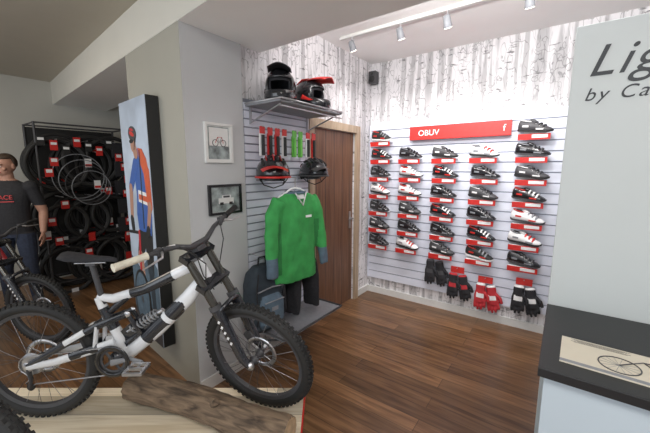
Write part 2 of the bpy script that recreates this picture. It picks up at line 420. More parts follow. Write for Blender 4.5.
# ---------------------------------------------------------------- poster banner on the pillar
ang=math.atan(-.097)
e=empty('cyclist_poster',(-2.865,1.265,.25),(0,0,ang))
W,H,D=.53,1.85,.085
b=MB(); b.bb((0,-D,0),(W,0,H),'black'); b.obj('box_frame',e)
b=MB(); b.bb((.0,-D-.004,.0),(W,-D,H),'lblue'); b.obj('print_sheet',e)
b=MB(); b.X=Matrix.Scale(W/.545,4,(1,0,0)); layer=[0]
W=.545
def blob(pts,m,k=0):
    layer[0]+=1; b.prism(pts,-.0006-.0002*layer[0],m,'XZ',(0,-D-.004,0))
def elp(cx,cz,rx,rz,m,rot=0):
    blob([(cx+rx*math.cos(t)*math.cos(rot)-rz*math.sin(t)*math.sin(rot),cz+rx*math.cos(t)*math.sin(rot)+rz*math.sin(t)*math.cos(rot)) for t in [2*pi*i/24 for i in range(24)]],m)
def limb(p,q,r1,r2,m):
    d=V((q[0]-p[0],q[1]-p[1])).normalized(); n_=V((-d.y,d.x))
    pts=[]
    for i in range(9):
        a=-pi/2+pi*i/8; pts.append((q[0]+r2*(d.x*math.cos(a)+n_.x*math.sin(a)),q[1]+r2*(d.y*math.cos(a)+n_.y*math.sin(a))))
    for i in range(9):
        a=pi/2+pi*i/8; pts.append((p[0]+r1*(d.x*math.cos(a)+n_.x*math.sin(a)),p[1]+r1*(d.y*math.cos(a)+n_.y*math.sin(a))))
    blob(pts,m)
blob([(0,0),(W,0),(W,.22),(.3,.30),(0,.2)],'dark'); blob([(0,.2),(.3,.3),(W,.22),(W,.62),(.42,.70),(.2,.56),(0,.64)],'bluegrey')
limb((.36,.95),(.22,.66),.09,.06,'black'); limb((.22,.66),(.28,.22),.055,.035,'skin'); limb((.42,.95),(.42,.58),.09,.06,'black'); limb((.42,.58),(.44,.2),.05,.03,'navy')
blob([(.24,.88),(.49,.86),(.52,1.0),(.51,1.15),(.52,1.3),(.49,1.42),(.42,1.49),(.34,1.50),(.27,1.45),(.23,1.32),(.25,1.15),(.22,1.0)],'blue')
blob([(.34,1.50),(.42,1.49),(.49,1.42),(.53,1.30),(.47,1.26),(.42,1.32),(.36,1.40)],'orange')
blob([(.28,1.10),(.48,1.08),(.485,1.17),(.285,1.19)],'white'); blob([(.29,1.12),(.47,1.105),(.475,1.145),(.295,1.16)],'orange')
blob([(.36,1.48),(.38,1.485),(.36,.90),(.34,.90)],'navy')
limb((.27,1.38),(.13,1.20),.052,.042,'blue'); limb((.13,1.20),(.10,.95),.036,.028,'skin'); limb((.10,.95),(.11,.87),.034,.03,'black')
limb((.48,1.32),(.50,1.08),.050,.040,'orange'); limb((.50,1.08),(.43,.88),.034,.026,'skin'); limb((.44,.90),(.41,.86),.032,.028,'black')
limb((.02,.84),(.46,.87),.012,.012,'black'); limb((.24,.86),(.20,.45),.018,.014,'redfab')
elp(.255,1.54,.050,.068,'skin'); limb((.28,1.49),(.30,1.46),.035,.04,'skin'); elp(.255,1.605,.078,.055,'dark',-.2); elp(.25,1.605,.05,.016,'red',-.3); elp(.25,1.635,.04,.010,'redfab',-.2); elp(.232,1.552,.044,.015,'black'); limb((.31,1.57),(.28,1.49),.006,.006,'black')
elp(.20,.30,.17,.25,'black'); elp(.20,.30,.145,.225,'bluegrey'); elp(.20,.30,.02,.03,'dark')
b.obj('printed_cyclist',e)
# ---------------------------------------------------------------- downhill bike
def rotaxis(p,d,a): return Matrix.Translation(p)@Matrix.Rotation(a,4,d)@Matrix.Translation(-V(p))
def wheel(b,c,rimm,disc=-1):
    X0=b.X.copy(); b.X=X0@Matrix.Translation(c)
    b.circ((0,0,0),.308,.030,'black','Y',72,10)
    for i in range(66):
        a=2*pi*i/66
        for y,r,aa in((0,.3375,0),(-.018,.331,.5),(.018,.331,.5)):
            t=a+aa*2*pi/66; R=Matrix.Rotation(-t,3,'Y')
            b.box((r*math.cos(t),y,r*math.sin(t)),(.012,.013,.016),'black',R)
    b.lathe([(.266,-.012),(.266,.012),(.285,.017),(.285,-.017)],rimm,n=64,closed=True,smooth=False)
    for i in range(32):
        s=1 if i%2 else -1; a=2*pi*i/32; a2=a+.35*(1 if (i//2)%2 else -1)
        b.tube([(.024*math.cos(a),s*.028,.024*math.sin(a)),(.270*math.cos(a2),s*.004,.270*math.sin(a2))],.0013,'dark' if i%4 else 'steel',4)
    b.lathe([(.0,-.05),(.018,-.05),(.018,-.034),(.028,-.032),(.028,-.026),(.016,-.02),(.016,.02),(.028,.026),(.028,.032),(.018,.034),(.018,.05),(0,.05)],'dark',n=20)
    b.lathe([(.075,disc*-.042),(.10,disc*-.042),(.10,disc*-.0395),(.075,disc*-.0395)],'silver',n=40,closed=True)
    for i in range(6):
        a=2*pi*i/6; b.tube([(.02*math.cos(a),disc*-.041,.02*math.sin(a)),(.078*math.cos(a+.4),disc*-.041,.078*math.sin(a+.4))],.004,'silver',5,flat=.4)
    b.X=X0
def bike(name,loc,rz,fw,fb,rimm,steer=-20,grip='offw'):
    e=empty(name,loc,(0,0,rz))
    rh=V((0,0,.340)); fh=V((1.21,0,.340)); bbk=V((.44,0,.36))
    b=MB(); wheel(b,rh,rimm); 
    b.lathe([(.018,-.05),(.055,-.052),(.052,-.044),(.062,-.036),(.018,-.03)],'steel',rh,n=24,smooth=False); b.obj('rear_wheel',e)
    b=MB()
    ht,hb=V((.900,0,.900)),V((.952,0,.795))
    b.tube([hb-(ht-hb)*.1,ht],.031,fw,14)
    b.tube([hb+V((-.01,0,.02)),(.84,0,.69),(.66,0,.51),(.50,0,.375),(.44,0,.355)],[.032,.040,.042,.038,.034],fw,14,flat=.8)
    b.tube([(.865,0,.715),(.77,0,.62),(.60,0,.46)],[.033,.0425,.0415],fb,14,flat=.86)
    b.tube([(.74,0,.592),(.72,0,.57)],[.0435,.0435],fw,14,flat=.88)
    b.tube([ht+V((-.005,0,-.02)),(.78,0,.825),(.62,0,.745),(.44,0,.69),(.36,0,.70)],[.030,.029,.026,.026,.02],fw,12,flat=.85)
    b.tube([(.77,0,.82),(.62,0,.745),(.54,0,.72)],[.0302,.0275,.0275],fb,12,flat=.9)
    b.tube([(.36,0,.70),(.40,0,.58),(.46,0,.46),(.46,0,.37)],[.022,.026,.030,.032],fw,12)
    b.tube([(.38,0,.64),(.43,0,.52)],[.0262,.0295],fb,12)
    b.tube([(.55,0,.73),(.42,0,.62)],.018,fb,10)
    b.prism([(.46,.37),(.46,.50),(.58,.60),(.66,.52),(.52,.38)],.022,fb,'XZ',(0,-.011,0))
    b.lathe([(0,-.045),(.034,-.045),(.034,.045),(0,.045)],fb,bbk,n=20)
    for y in(-.045,.045):
        b.tube([(.44,y*.6,.45),(.30,y*1.1,.41),(.14,y*1.5,.365),(0,y*1.55,.34)],[.026,.024,.021,.018],fw,10,flat=.6)
        b.tube([(.36,y*.9,.43),(.22,y*1.32,.39)],[.026,.0235],fb,10,flat=.64)
        b.tube([(.52,y*.55,.61),(.36,y*.8,.55),(.18,y*1.4,.45),(0,y*1.55,.345)],[.017,.021,.018,.016],fb,10,flat=.6)
        b.tube([(.30,y*1.0,.52),(.20,y*1.3,.462)],[.0205,.0195],fw,10,flat=.66)
        b.tube([(.36,y*.8,.55),(.34,y*.95,.42)],.016,fw,8,flat=.6)
        b.tube([(.52,y*.55,.61),(.58,y*.5,.50),(.50,y*.6,.44)],.015,fb,8,flat=.6)
        b.ell((0,y*1.55,.34),(.028,.008,.028),'silver')
        b.ell((.52,y*.62,.61),(.018,.008,.018),'silver')
    b.obj('frame',e)
    b=MB()
    p0,p1=V((.70,0,.62)),V((.50,0,.50)); b.tube([p0,p1],.013,'silver',10)
    d=(p1-p0); u=d.normalized(); n1=V((0,1,0)); n2=u.cross(n1)
    b.tube([p0+d*(.12+.72*i/80)+(n1*math.cos(i*.6)+n2*math.sin(i*.6))*.026 for i in range(81)],.0055,'greyp' if fw=='frame_w' else 'red',6)
    b.obj('coil_shock',e)
    b=MB(); b.tube([(.385,0,.66),(.345,0,.88)],.015,'dark',10); b.tube([(.27,.022,.895),(.43,.022,.898)],.004,'steel',6); b.tube([(.27,-.022,.895),(.43,-.022,.898)],.004,'steel',6); b.box((.35,0,.89),(.05,.05,.02),'dark'); b.obj('seatpost',e)
    b=MB(); b.X=Matrix.Translation((.035,0,.03)); rings=[]
    for x,w,z,h in((.165,.035,.925,.012),(.175,.062,.922,.022),(.22,.070,.912,.03),(.28,.052,.902,.03),(.34,.030,.898,.026),(.40,.021,.897,.022),(.435,.014,.892,.016),(.445,.006,.888,.008)):
        rings.append([V((x,w*math.cos(t),z-.01+h*.5*math.sin(t)-(.012*abs(math.cos(t))**2))) for t in [2*pi*i/16 for i in range(16)]])
    b.loft(rings,'blackfab'); b.obj('saddle',e)
    b=MB(); cy=-.058
    b.lathe([(.055,cy-.002),(.078,cy-.002),(.078,cy+.002),(.055,cy+.002)],'dark',bbk,n=40,closed=True)
    for i in range(36):
        a=2*pi*i/36; b.box(bbk+V((.08*math.cos(a),cy,.08*math.sin(a))),(.007,.003,.006),'steel',Matrix.Rotation(-a,3,'Y'))
    for i in range(4):
        a=2*pi*i/4+.6; b.tube([bbk+V((.015*math.cos(a),cy,.015*math.sin(a))),bbk+V((.06*math.cos(a),cy,.06*math.sin(a)))],.009,'dark',6,flat=.4)
    b.lathe([(.070,cy-.010),(.092,cy-.010),(.092,cy-.006),(.070,cy-.006)],'blackg',bbk,n=40,closed=True)
    for sgn,y in((1,cy-.022),(-1,.075)):
        q=bbk+V((sgn*.17,y-(.008 if sgn>0 else -.008),-.012*sgn+.015))
        b.tube([bbk+V((0,y,0)),bbk.lerp(q,.5)+V((0,0,0)),q],[.019,.013,.015],'dark' if sgn<0 else 'greyp',10,flat=.6)
        py=-.055 if sgn>0 else .055
        c=q+V((0,py,0)); b.tube([q,c],.007,'steel',6)
        for dx in(-.042,.042): b.box(c+V((dx,0,0)),(.014,.095,.016),'silver')
        for dy in(-.044,0,.044): b.box(c+V((0,dy,0)),(.09,.012,.015),'silver')
        for dx in(-.042,.042):
            for dy in(-.035,0,.035): b.box(c+V((dx,dy,.012)),(.004,.004,.01),'steel')
    ch=[V((0,cy,.340+.055)),V((.44,cy,.36+.08))]
    for i in range(9): a=pi/2-pi*i/8; ch.append(bbk+V((.08*math.cos(a),cy,.08*math.sin(a))))
    ch+= [V((.02,cy,.235)),V((-.01,cy,.215)),V((-.03,cy,.24)),V((0.0,cy,.27)),V((-.03,cy,.30))]
    for i in range(5): a=-pi*.8-pi*.7*i/4; ch.append(rh+V((.055*math.cos(a),cy,.055*math.sin(a))))
    b.tube(ch,.004,'steel',5,True,flat=1.2)
    b.tube([(0,cy-.01,.33),(.01,cy-.012,.27),(-.005,cy-.012,.215)],[.014,.014,.010],'dark',8,flat=.5)
    b.lathe([(0,cy-.006),(.02,cy-.006),(.02,cy+.002),(0,cy+.002)],'black',(-.005,0,.218),n=14)
    b.obj('drivetrain',e)
    ax=(ht-hb).normalized(); S=rotaxis(ht,ax,math.radians(steer))
    b=MB(); b.X=S; wheel(b,fh,rimm,-1); b.obj('front_wheel',e)
    b=MB(); b.X=S
    up=ht+ax*.035; lo=hb-ax*.02
    fwd=V((ax.z,0,-ax.x)); tl=math.atan2(-ax.x,ax.z)
    for y in(-.075,.075):
        t0=up+fwd*.03+V((0,y,0))+ax*.02; t1=lo+fwd*.03+V((0,y,0))-ax*.13
        b.tube([t0,t1],.021,'gold',12)
        q=fh+V((0,y,0)); 
        b.tube([t1+ax*.02,t1-ax*.06,q+ax*.05+fwd*-.02,q],[.031,.030,.025,.019],'frame_b',12)
        b.tube([t1+ax*.02,t1-ax*.005],.034,'dark',12)
        for k in range(5):
            b.box(t1.lerp(q,.18+.09*k)+V((0,(-.030 if y<0 else .030),0)),(.012,.003,.016),'white',Matrix.Rotation(tl,3,'Y'))
        b.ell(q,(.026,.018,.026),'silver')
    b.tube([fh+V((0,-.075,0)),fh+V((0,.075,0))],.010,'steel',8)
    for p in(up,lo):
        c=p+fwd*.03
        b.box(c,(.055,.21,.032),'frame_b',Matrix.Rotation(tl,3,'Y'))
    ar=[]
    for i in range(9):
        a=pi*i/8; ar.append(lo-ax*.15+fwd*.05+V((0,.075*math.cos(a),0))+fwd*.03*math.sin(a)+ax*.02*math.sin(a))
    b.tube(ar,.013,'frame_b',8)
    b.box(fh+V((-.07,.055,.085)),(.05,.03,.06),'dark',Matrix.Rotation(-.6,3,'Y'))
    b.obj('suspension_fork',e)
    b=MB(); b.X=S
    st=up+ax*.03+fwd*.07+V((0,0,.018))
    b.box(up+ax*.03+fwd*.045,(.075,.06,.035),'dark',Matrix.Rotation(-math.radians(20),3,'Y'))
    hbp=[]
    for y,x,z in((-.41,-.065,.058),(-.25,-.03,.050),(-.14,-.01,.038),(-.06,0,0),(.06,0,0),(.14,-.01,.038),(.25,-.03,.050),(.41,-.065,.058)): hbp.append(st+V((x,y,z)))
    b.tube(hbp,[.011,.011,.013,.0155,.0155,.013,.011,.011],'dark',10)
    b.tube([st+V((-.028,-.22,.048)),st+V((-.012,-.145,.039))],.0138,'white',10)
    b.obj('handlebar',e)
    b=MB(); b.X=S
    for k,gm in((-1,grip),(1,'black')):
        p=st+V((-.067,k*.42,.058)); q=st+V((-.036,k*.28,.052))
        b.tube([p,p.lerp(q,.08),p.lerp(q,.9),q],[.019,.017,.016,.019],gm,12)
        c=st+V((-.026,k*.225,.049))
        b.box(c,(.03,.03,.03),'dark'); b.tube([c+V((.02,0,0)),c+V((.05,k*.03,-.01)),c+V((.045,k*.13,-.02))],[.007,.006,.004],'silver',6)
        b.tube([c+V((.02,-k*.01,.01)),c+V((.05,-k*.07,.0))],[.012,.010],'dark',8)
        b.tube([c+V((.05,-k*.07,0)),c+V((.10,-k*.12,-.06)),c+V((.08,-k*.16,-.2)),lo+V((.05,k*.03,-.02))],.003,'black',5)
    b.tube([st+V((.0,-.1,.01)),st+V((.08,-.06,-.08)),st+V((.02,-.02,-.22)),V((.78,-.03,.63))],.003,'black',5)
    b.obj('grips_and_levers',e)
    return e
PZ=.21
bike('downhill_bike',cr(1.668,-1.59,PZ),math.radians(38.5),'frame_w','frame_b','dark',-26)
bike('mountain_bike',cr(.97,-2.53,PZ),math.radians(38.5),'frame_b','frame_b','dark',-6,'black')
bike('trail_bicycle',cr(2.75,-3.78,0),math.radians(38),'frame_r','frame_b','dark',-10,'black')
# platform
e=empty('display_platform',cr(1.22,-1.60,0),(0,0,YAW))
b=MB()
b.bb((-1.45,-.66,PZ-.03),(1.47,.68,PZ-.001),'pine'); b.obj('deck',e)
b=MB(); b.bb((-1.43,-.64,0),(1.45,-.61,PZ-.03),'pine'); b.bb((-1.43,.63,0),(1.45,.66,PZ-.03),'pine'); b.bb((1.42,-.61,0),(1.45,.63,PZ-.03),'white'); b.bb((-1.43,-.61,0),(-1.40,.63,PZ-.03),'white')
b.bb((1.47,-.66,PZ-.035),(1.478,.68,PZ+.002),'red'); b.obj('frame_sides',e)
# log
e0=cr(1.80,-1.17,0); e1=cr(1.44,-.17,0); d=e1-e0; Lg=d.length
b=MB(); rings=[]; n=70; sg=48
for i in range(n+1):
    t=i/n; ring=[]
    for k in range(sg):
        a=2*pi*k/sg; ca,sa=math.cos(a),math.sin(a)
        r=(.075+.014*t)*(1+.10*noise.noise(V((ca*1.5,sa*1.5,t*3)))+.12*noise.noise(V((ca*6,sa*6,t*5)))+.10*noise.noise(V((ca*14,sa*14,t*12))))
        if i in(0,n): r*=.93
        ring.append(V((t*Lg,ca*r+.018*math.sin(t*5),sa*r)))
    rings.append(ring)
b.loft(rings,'bark',caps=False); b.add(rings[0],[tuple(range(sg))],'logend'); b.add(rings[-1],[tuple(range(sg))],'logend')
b.tube([(.62,-.03,.05),(.66,-.05,.10)],[.024,.017],'bark',10); b.tube([(.66,-.05,.10),(.661,-.0505,.101)],.014,'bark',10)
b.obj('log',loc=(e0.x,e0.y,PZ+.090),rot=(0,0,math.atan2(d.y,d.x)))
# ---------------------------------------------------------------- helmets
def fullface(name,loc,rz,base,acc,acc2):
    e=empty(name,loc,(0,0,rz)); b=MB()
    k=lambda a,el: el>-52 and not(abs(a)<56 and -40<el<18)
    b.ell((0,0,0),(.142,.115,.130),base,40,26,keep=k)
    b.ell((0,0,0),(.124,.100,.115),'blackfab',24,14,keep=lambda a,el: el>-50 and not(abs(a)<45 and -45<el<15))
    b.obj('shell',e).modifiers.new('s','SOLIDIFY').thickness=.008
    b=MB()
    pts=[(-.01,.103,-.060),(.05,.103,-.072),(.115,.088,-.080),(.160,.052,-.086),(.176,0,-.088),(.160,-.052,-.086),(.115,-.088,-.080),(.05,-.103,-.072),(-.01,-.103,-.060)]
    b.tube(pts,[.046,.042,.036,.036,.038,.036,.036,.042,.046],base,14,flat=.38,up=(0,0,1))
    for y in(-.04,0,.04): b.box((.186-abs(y)*.6,y,-.085),(.012,.026,.022),'black')
    for s in(-1,1): b.tube([(.0,s*.116,-.03),(.06,s*.113,-.058),(.12,s*.096,-.070)],[.02,.014,.008],acc,10,flat=.3)
    b.obj('chin_bar',e)
    b=MB(); g=[]
    for i in range(7):
        x=.045+.17*i/6
        g.append([V((x-abs(y)*.25,y*(1-.10*i/6),.128+.010*math.sin(i/6*3)-.012*(i/6)-3.6*y*y)) for y in [-.088+.176*j/10 for j in range(11)]])
    vs=[q for r in g for q in r]; fs=[(i*11+j,i*11+j+1,(i+1)*11+j+1,(i+1)*11+j) for i in range(6) for j in range(10)]
    b.add(vs,fs,acc2,True); o=b.obj('visor',e); o.modifiers.new('s','SOLIDIFY').thickness=.006
    b=MB()
    for s in(-1,1):
        b.tube([(.03,s*.055,.120),(-.03,s*.06,.116),(-.10,s*.05,.086)],[.006,.014,.005],acc,8,flat=.5,up=(0,1,0))
        b.ell((-.02,s*.110,.01),(.03,.008,.016),'black'); b.ell((-.07,s*.094,.02),(.025,.01,.014),'black')
    b.tube([(.03,0,.128),(-.05,0,.127),(-.12,0,.08)],[.01,.014,.008],'black',8,flat=.5,up=(0,1,0))
    b.obj('trim_details',e)
def openhelm(name,loc,rz,base,acc,sc=1.):
    e=empty(name,loc,(0,0,rz)); e.scale=(sc,sc,sc); b=MB()
    b.ell((0,0,0),(.145,.108,.115),base,32,20,keep=lambda a,el: el>-12-(14 if abs(a)>120 else 0))
    o=b.obj('shell',e); o.modifiers.new('s','SOLIDIFY').thickness=.014
    b=MB()
    for y in(-.065,-.024,.024,.065):
        for x,l in((.07,.035),(-.01,.04),(-.085,.03)):
            z=.115*math.sqrt(max(.05,1-(x/.145)**2-(y/.108)**2))
            b.ell((x,y,z-.002),(l,.011,.010),'black',12,8,Matrix.Rotation(math.atan2(x*.6,z+.02),3,'Y'))
    for y in(-.045,0,.045): b.tube([(.10,y,.085),(.03,y,.118*math.sqrt(1-(y/.108)**2)+.002),(-.06,y,.104*math.sqrt(1-(y/.12)**2)),(-.12,y*.8,.055)],[.004,.007,.007,.004],acc,8,flat=.6)
    pts=[(.146*math.cos(t),.110*math.sin(t),-.02) for t in [2*pi*i/32 for i in range(32)]]; b.tube(pts,.007,acc,6,True)
    g=[[V((.12+.075*i/4,y*(1-.03*i),.052-.004*i-3.2*y*y)) for y in [-.085+.17*j/8 for j in range(9)]] for i in range(5)]
    b.add([q for r in g for q in r],[(i*9+j,i*9+j+1,(i+1)*9+j+1,(i+1)*9+j) for i in range(4) for j in range(8)],acc,True)
    for s in(-1,1):
        b.tube([(.06,s*.10,-.01),(.02,s*.06,-.07),(.02,0,-.09)],.004,'black',5); b.tube([(-.07,s*.09,-.02),(.02,s*.06,-.07)],.004,'black',5)
    b.obj('vents_and_visor',e)
fullface('full_face_helmet',(-1.79,1.87,2.205),math.radians(-50),'blackg','dark','blackfab')
fullface('full_face_helmet',(-1.79,2.22,2.205),math.radians(5),'blackg','red','red')
e=empty('helmet_shelf',(-1.975,0,2.06))
b=MB(); b.bb((0,1.68,0),(.36,2.44,.012),'greyp'); b.obj('shelf_board',e)
b=MB()
b.tube([(.0,1.68,.02),(.37,1.68,.02),(.37,2.44,.02),(0,2.44,.02)],.008,'steel',6)
for y in(1.72,2.40): b.tube([(0,y,-.12),(.33,y,-.008)],.007,'steel',6); b.bb((0,y-.004,-.12),(.02,y+.004,.0),'steel')
b.tube([(.36,1.68,-.03),(.36,2.44,-.03)],.006,'steel',6)
b.obj('shelf_rails',e)
i=0
for y in(1.74,1.82,1.90,1.98,2.10,2.18,2.28,2.36):
    m='lgreen' if i in(4,5) else 'red'
    e=empty('packaged_accessory',(-1.87,y,1.80))
    b=MB(); b.box((0,0,-.02),(.012,.045,.17),'white' if i%3==0 else m); b.tube([(.014,0,-.10),(.014,0,.05)],.013,'black' if i not in(4,5) else 'lgreen',8); b.box((.008,0,.085),(.006,.05,.05),m); b.tube([(-.105,0,.11),(.03,0,.11)],.003,'steel',5); b.box((.0,0,.105),(.004,.02,.02),m)
    b.obj('blister_pack',e); i+=1
openhelm('bike_helmet',(-1.79,1.77,1.56),math.radians(-40),'blackg','red',1.18)
openhelm('bike_helmet',(-1.80,2.28,1.56),math.radians(-25),'blackg','dark',1.1)
b=MB()
for y in(1.77,2.28):
    b.tube([(-1.975,y,1.51),(-1.80,y,1.51)],.007,'steel',6); b.lathe([(0,0),(.06,0),(.05,.02),(0,.025)],'dark',(-1.80,y,1.51),axis='Z',n=16)
b.obj('helmet_hooks')
# ---------------------------------------------------------------- jersey on hanger
e=empty('green_jersey',(-1.70,1.92,-.01),(0,0,math.radians(82)))
b=MB(); rings=[]
for z,w,d in((.72,.222,.060),(.80,.218,.064),(.95,.208,.068),(1.10,.20,.072),(1.22,.198,.075),(1.33,.205,.066),(1.39,.185,.052),(1.42,.12,.045)):
    rings.append([V((w*math.cos(t),d*math.sin(t),z)) for t in [2*pi*i/28 for i in range(28)]])
b.loft(rings,'green')
b.circ((0,-.005,1.425),.072,.014,'green','Z',24,8)
for s in(-1,1):
    b.tube([(s*.15,0,1.36),(s*.215,-.0,1.26),(s*.250,-.015,1.10),(s*.270,-.03,.95),(s*.275,-.045,.80)],[.070,.075,.062,.052,.045],'green',16,flat=.72)
def jm(c,n):
    if c.z>1.418: return 1
    if abs(c.x)>.222 and c.z<.95: return 1
    if abs(c.x)>.17 and abs(c.x)<.212 and c.z<1.2 and c.z>.8: return 2
    return 0
remesh(b,'jersey_body',.009,['green','bluegrey','green2'],jm,e,it=3,wr=.016,ws=11)
b=MB(); b.tube([(-.17,0,1.39),(-.05,0,1.45),(0,0,1.46),(.05,0,1.45),(.17,0,1.39)],.008,'white',8)
b.tube([(0,0,1.455),(0,0,1.52),(.02,.02,1.54),(0,.06,1.54),(0,.25,1.53)],.004,'steel',6); b.box((0,-.060,1.40),(.07,.004,.045),'white',Matrix.Rotation(-.3,3,'X')); b.box((.06,-.088,1.24),(.06,.003,.018),'white')
b.tube([(-.055,-.065,1.425),(.0,-.092,1.33),(.055,-.065,1.425)],.006,'white',6); b.obj('hanger',e)
e=empty('riding_trousers',(-1.81,2.10,0),(0,0,math.radians(84)))
b=MB()
b.loft([[V((w*math.cos(t),.05*math.sin(t),z)) for t in [2*pi*i/20 for i in range(20)]] for z,w in((.93,.15),(.85,.17),(.74,.19),(.66,.19))],'black')
for s in(-1,1): b.tube([(s*.09,0,.80),(s*.11,-.01,.62),(s*.125,-.01,.44),(s*.13,-.01,.37)],[.10,.105,.098,.09],'black',14,flat=.5)
remesh(b,'trouser_body',.01,['blackfab','navy'],lambda c,n:1 if abs(c.x)<.05 and c.z<.6 else 0,e,it=3,wr=.014,ws=12)
b=MB(); b.tube([(0,.05,.95),(0,.16,.95)],.005,'steel',6); b.tube([(-.13,0,.93),(.13,0,.93)],.006,'steel',6); b.obj('clip_hanger',e)
e=empty('backpack',(-1.82,1.66,.0),(0,0,math.radians(85)))
b=MB()
def sq(w,d,z,yo=0,n=24): return [V((w*math.copysign(abs(math.cos(t))**.6,math.cos(t)),yo+d*math.copysign(abs(math.sin(t))**.6,math.sin(t)),z)) for t in [2*pi*i/n for i in range(n)]]
b.loft([sq(w,d,z) for z,w,d in((.36,.12,.07),(.39,.15,.10),(.58,.155,.105),(.72,.15,.095),(.82,.13,.075),(.87,.08,.045))],'navy')
b.loft([sq(w,d,z,-.09) for z,w,d in((.41,.09,.03),(.45,.115,.05),(.60,.115,.05),(.65,.08,.03))],'navy')
remesh(b,'pack_body',.009,['navy','bluegrey'],lambda c,n:1 if (c.y<-.10 and c.z<.66) else 0,e,it=3,wr=.005,ws=12)
b=MB(); b.tube([(-.12,-.10,.70),(0,-.115,.72),(.12,-.10,.70)],.006,'greyp',6); b.tube([(-.09,-.145,.62),(.09,-.145,.62)],.005,'greyp',6)
b.tube([(-.04,0,.86),(-.03,0,.93),(.03,0,.93),(.04,0,.86)],.008,'blackfab',6); b.box((0,-.146,.56),(.06,.003,.03),'greyp')
for s in(-1,1): b.tube([(s*.08,-.06,.82),(s*.13,-.10,.7),(s*.13,-.11,.5),(s*.12,-.08,.44)],.012,'blackfab',8,flat=.4)
b.tube([(0,.155,.93),(0,0,.93)],.004,'steel',6); b.obj('straps',e)
e=empty('display_shelf',(-1.975,0,.30))
b=MB(); b.bb((0,1.66,0),(.37,2.44,.014),'greyp'); b.obj('shelf_board',e)
b=MB(); b.tube([(0,1.66,.02),(.375,1.66,.02),(.375,2.44,.02),(0,2.44,.02)],.009,'dark',6)
for y in(1.68,2.42): b.tube([(0,y,-.12),(.3,y,-.01)],.008,'dark',6)
b.obj('shelf_rail',e)
# ---------------------------------------------------------------- track light
e=empty('track_light',(0,2.77,2.84))
b=MB(); b.bb((-1.85,-.016,-.025),(.35,.016,0),'base'); b.obj('track_rail',e)
heads=[-1.72,-1.24,-.85,-.30]
for x in heads:
    b=MB(); d=V((.05,.60,-1)).normalized(); c=V((x,0,-.025))
    b.tube([c,c+V((0,0,-.05))],.008,'silver',8); h=c+V((0,0,-.075))
    b.tube([h-d*.045,h-d*.04,h+d*.03,h+d*.045],[.016,.026,.031,.034],'greyp',16)
    b.tube([h+d*.046,h+d*.048],.029,'lamp',16)
    b.obj('spot_head',e)
    l=bpy.data.lights.new('spot','SPOT'); l.energy=30; l.spot_size=math.radians(100); l.spot_blend=.8; l.shadow_soft_size=.05; l.color=(1,.96,.95)
    o=bpy.data.objects.new('spot_lamp',l); COL.objects.link(o); o.parent=e; o.location=h+d*.08; o.rotation_euler=V((0,0,-1)).rotation_difference(d).to_euler()
e=empty('wall_speaker',(-1.93,3.60,2.66))
b=MB(); b.box((0,0,0),(.09,.09,.14),'dark'); b.obj('speaker_case',e,bevel=.006)
b=MB(); b.lathe([(0,-.05),(.03,-.052),(.036,-.046)],'black',(0,0,-.02),n=20); b.lathe([(0,-.05),(.014,-.05),(.016,-.046)],'black',(0,0,.04),n=16); b.box((0,.055,0),(.03,.03,.03),'black'); b.obj('speaker_cone',e)
# ---------------------------------------------------------------- tyre rack
e=empty('tyre_display_rack',(-5.30,1.64,0))
b=MB()
for y in(-.50,.50):
    for x in(-.22,.22): b.tube([(x,y,0),(x,y,2.15)],.013,'dark',6)
    for z in(.15,1.1,2.14): b.tube([(-.22,y,z),(.22,y,z)],.010,'dark',6)
for z in(.15,2.14):
    for x in(-.22,.22): b.tube([(x,-.50,z),(x,.50,z)],.010,'dark',6)
for z in(.75,1.45): b.tube([(-.22,-.50,z),(-.22,.50,z)],.010,'dark',6)
b.bb((-.24,-.51,.12),(-.225,.51,2.12),'black')
for z in(1.95,1.25,.62):
    for y in(-.32,0,.32): b.tube([(-.22,y,z),(.30,y,z)],.007,'steel',6)
b.obj('rack_frame',e)
for row,(z,ys) in enumerate(((1.66,(-.28,.02,.30)),(.95,(-.28,0,.28)),(.34,(-.26,.05,.30)))):
    b=MB(); tb=MB()
    for y in ys:
        for k in range(4):
            x=-.12+.11*k; yy=y+random.uniform(-.06,.06); zz=z+random.uniform(-.05,.05)
            R=.31 if row<2 else .30
            if row==1 and k>1: R=.24
            b.circ((x,yy,zz),R,.026 if k%2 else .020,'black','X',40,8)
            b.circ((x,yy,zz),R-.022,.007,'dark','X',40,6)
            if k==3 or random.random()<.7:
                a=random.uniform(-2.6,1.4)
                ty,tz=yy+R*math.cos(a),zz+R*math.sin(a)
                tb.box((x+.03,ty,tz),(.006,.075,.11),'white' if random.random()<.5 else 'red'); tb.box((x+.035,ty,tz-.03),(.004,.07,.03),'red')
    b.obj('hanging_tyres',e); tb.obj('price_tags',e)
b=MB()
for i in range(9):
    y=-.46+.12*i; zz=1.93-(i%3)*.05; b.box((.25,y,zz),(.012,.075,.12),'red' if i%2 else 'black'); b.box((.257,y,zz+.02),(.004,.06,.03),'white')
for z,y in((1.62,.42),(1.45,.45),(1.25,.42),(1.05,.46),(.85,.42),(.95,-.45),(.7,-.4),(1.3,.2),(1.75,.36),(.65,.40),(.5,-.1),(1.55,-.42),(1.68,-.36),(1.15,-.30)):
    b.box((.27,y,z),(.012,.08,.10),'red'); b.box((.278,y,z+.02),(.003,.06,.04),'white')
for k in range(4): b.circ((.27+.01*k,-.12+.04*k,1.50-.05*k),.28-.02*k,.005,('greyp','greyp','dark','greyp')[k],'X',40,6)
for k in range(5): b.box((.24,.36+.02*(k%2),1.85-.26*k),(.05,.13,.20),'blackfab')
b.obj('packaged_tubes',e)
